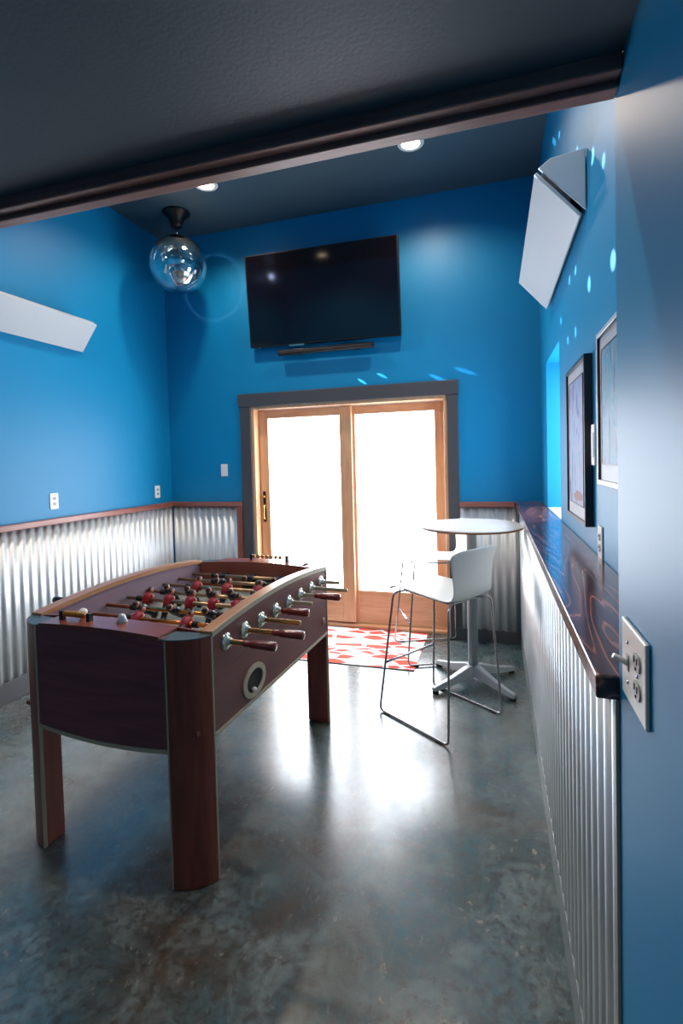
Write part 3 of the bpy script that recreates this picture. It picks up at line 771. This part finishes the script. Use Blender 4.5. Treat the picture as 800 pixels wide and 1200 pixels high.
# distance of the outboard end of the rod / grip beyond the right side (world-measured)
right_end = [.21, .262, .182, .165, .12, .215, .20, .11]
for i, y in enumerate(ys):
    A_ = teamA[i]; z = .852
    xr = W+right_end[i]
    xl = -(W+(.30 if not A_ else .12)); 
    bm = bmesh.new()
    if A_:   tube(bm, [(xl, y, z), (xr-.125, y, z)], .0095, 12)
    else:    tube(bm, [(-(W+.18), y, z), (xr, y, z)], .0095, 12)
    rod = obj('rod', bm, 'copper' if i in (0, 1, 2) else 'steel', FT)
    # grip
    g0, g1 = (xr-.135, xr) if A_ else (-(W+.17), -(W+.30))
    d = 1 if A_ else -1; L_ = abs(g1-g0)
    prof = [(0, 0), (.0105, 0), (.0125, .006), (.0125, .018), (.0105, .024), (.0155, .036), (.0155, .06), (.0172, .10), (.0175, L_-.012), (.0160, L_-.002), (.0, L_)]
    prof = [(r_, g0+d*h_) for r_, h_ in prof]
    bm = bmesh.new(); lathe(bm, prof, 18, 0, (0, y, z))
    obj('grip', bm, 'handle' if A_ else 'black', rod)
    if not A_:
        bm = bmesh.new(); lathe(bm, [(0, xr+.003), (.009, xr+.002), (.0095, xr-.02), (.0078, xr-.021)], 12, 0, (0, y, z)); obj('end_cap', bm, 'brass', rod)
    else:
        bm = bmesh.new(); lathe(bm, [(0, xl-.003), (.009, xl-.002), (.0095, xl+.02), (.0078, xl+.021)], 12, 0, (0, y, z)); obj('end_cap', bm, 'rubber', rod)
    for s in (1, -1):
        bm = bmesh.new(); X0 = s*(W-.0018)
        lathe(bm, [(.033, X0), (.0335, X0+s*.005), (.024, X0+s*.009), (.0145, X0+s*.010), (.0145, X0+s*.022), (.0095, X0+s*.022)], 24, 0, (0, y, z))
        b_ = obj('bearing', bm, 'nickel', FT)
    n = counts[i]; g = gaps[n]
    for k in range(n):
        x = slide[i]+(k-(n-1)/2)*g
        p = bpy.data.objects.new('player_figure', P_A if A_ else P_B); col.objects.link(p); p.parent = rod
        p.location = (x, y, z); ang = math.radians(tilt[i]+random.uniform(-2, 2)*0)
        p.rotation_euler = (ang, 0, 0); p.scale = (PS,)*3
        if not A_: p.rotation_euler = (ang, 0, 0)
    for s in (-1, 1):
        bm = bmesh.new(); xx = slide[i]+s*((n-1)/2*g+.05)
        lathe(bm, [(.008, xx-.014), (.014, xx-.013), (.014, xx+.013), (.008, xx+.014)], 14, 0, (0, y, z)); obj('bumper', bm, 'rubber', rod)

# bead scorers on the end decks
def scorer(x0, x1, y, s):
    zz = ztop_end((x0+x1)/2)+.002
    t = bmesh.new()
    for xx in (x0, x1): box(t, xx-.008, xx+.008, y-.012, y+.012, zz-.006, zz+.034, 0, .003)
    o = obj('score_counter', t, 'black', FT)
    t = bmesh.new(); tube(t, [(x0, y, zz+.022), (x1, y, zz+.022)], .003, 8)
    obj('score_wire', t, 'brass', o)
    k = 7
    for i in range(k):
        xx = x0+.016+i*(x1-x0-.032)/k
        t = bmesh.new(); lathe(t, [(.003, xx-.0065), (.011, xx-.006), (.012, xx), (.011, xx+.006), (.003, xx+.0065)], 14, 0, (0, y, zz+.022)); obj('score_bead', t, 'gold', o)
    return o
scorer(-.225, -.085, -.605, -1); scorer(-.07, .17, .62, 1)
# loose pieces lying on the deck
bm = bmesh.new(); bmesh.ops.create_uvsphere(bm, u_segments=20, v_segments=12, radius=.018, matrix=Matrix.Translation((0, 0, .018)))
for fc in bm.faces: fc.smooth = True
bl = obj('game_ball', bm, 'ball'); tag(bl, 'small white ball lying behind the bead scorer at the near end of the football table', 'ball')
Rz = Matrix.Rotation(math.radians(-2.7), 3, 'Z')
def onft(x, y, z): v = Rz@Vector((x, y, 0)); return (v.x-1.403, v.y+2.152, z)
bl.location = onft(-.16, -.567, ztop_end(-.16)+.002)
bm = bmesh.new(); lathe(bm, [(0, 0), (.020, 0), (.021, .004), (.013, .026), (.008, .034), (0, .036)], 20)
ck = obj('ball_inlet_cup', bm, 'alu', FT); ck.location = (.055, -.585, ztop_end(.05)+.001)

# ------------------------------------------------------------------ camera
cam = bpy.data.cameras.new('camera'); co = bpy.data.objects.new('camera', cam); col.objects.link(co)
F = 584.4094; cam.sensor_fit = 'VERTICAL'; cam.sensor_height = 36; cam.sensor_width = 24; cam.lens = F/1200*36; cam.shift_y = -(600-557.88)/1200
cam.clip_start = .02
yaw, pitch, roll = -.2972, -.0315, -.0254
fw = Vector((math.sin(yaw)*math.cos(pitch), math.cos(yaw)*math.cos(pitch), math.sin(pitch)))
rt = Vector((math.cos(yaw), -math.sin(yaw), 0)); up = rt.cross(fw)
r2 = rt*math.cos(roll)+up*math.sin(roll); u2 = -rt*math.sin(roll)+up*math.cos(roll)
mx = Matrix((r2, u2, -fw)).transposed().to_4x4(); mx.translation = Vector((0, 0, 1.527)); co.matrix_world = mx
bpy.context.scene.camera = co

# ------------------------------------------------------------------ world and view
wd = bpy.data.worlds.new('world'); bpy.context.scene.world = wd; wd.use_nodes = True
wd.node_tree.nodes['Background'].inputs[0].default_value = (.6, .75, 1, 1); wd.node_tree.nodes['Background'].inputs[1].default_value = .8
vs = bpy.context.scene.view_settings; vs.view_transform = 'Standard'; vs.look = 'None'; vs.exposure = .12; vs.gamma = 1; vs.use_curve_mapping = False
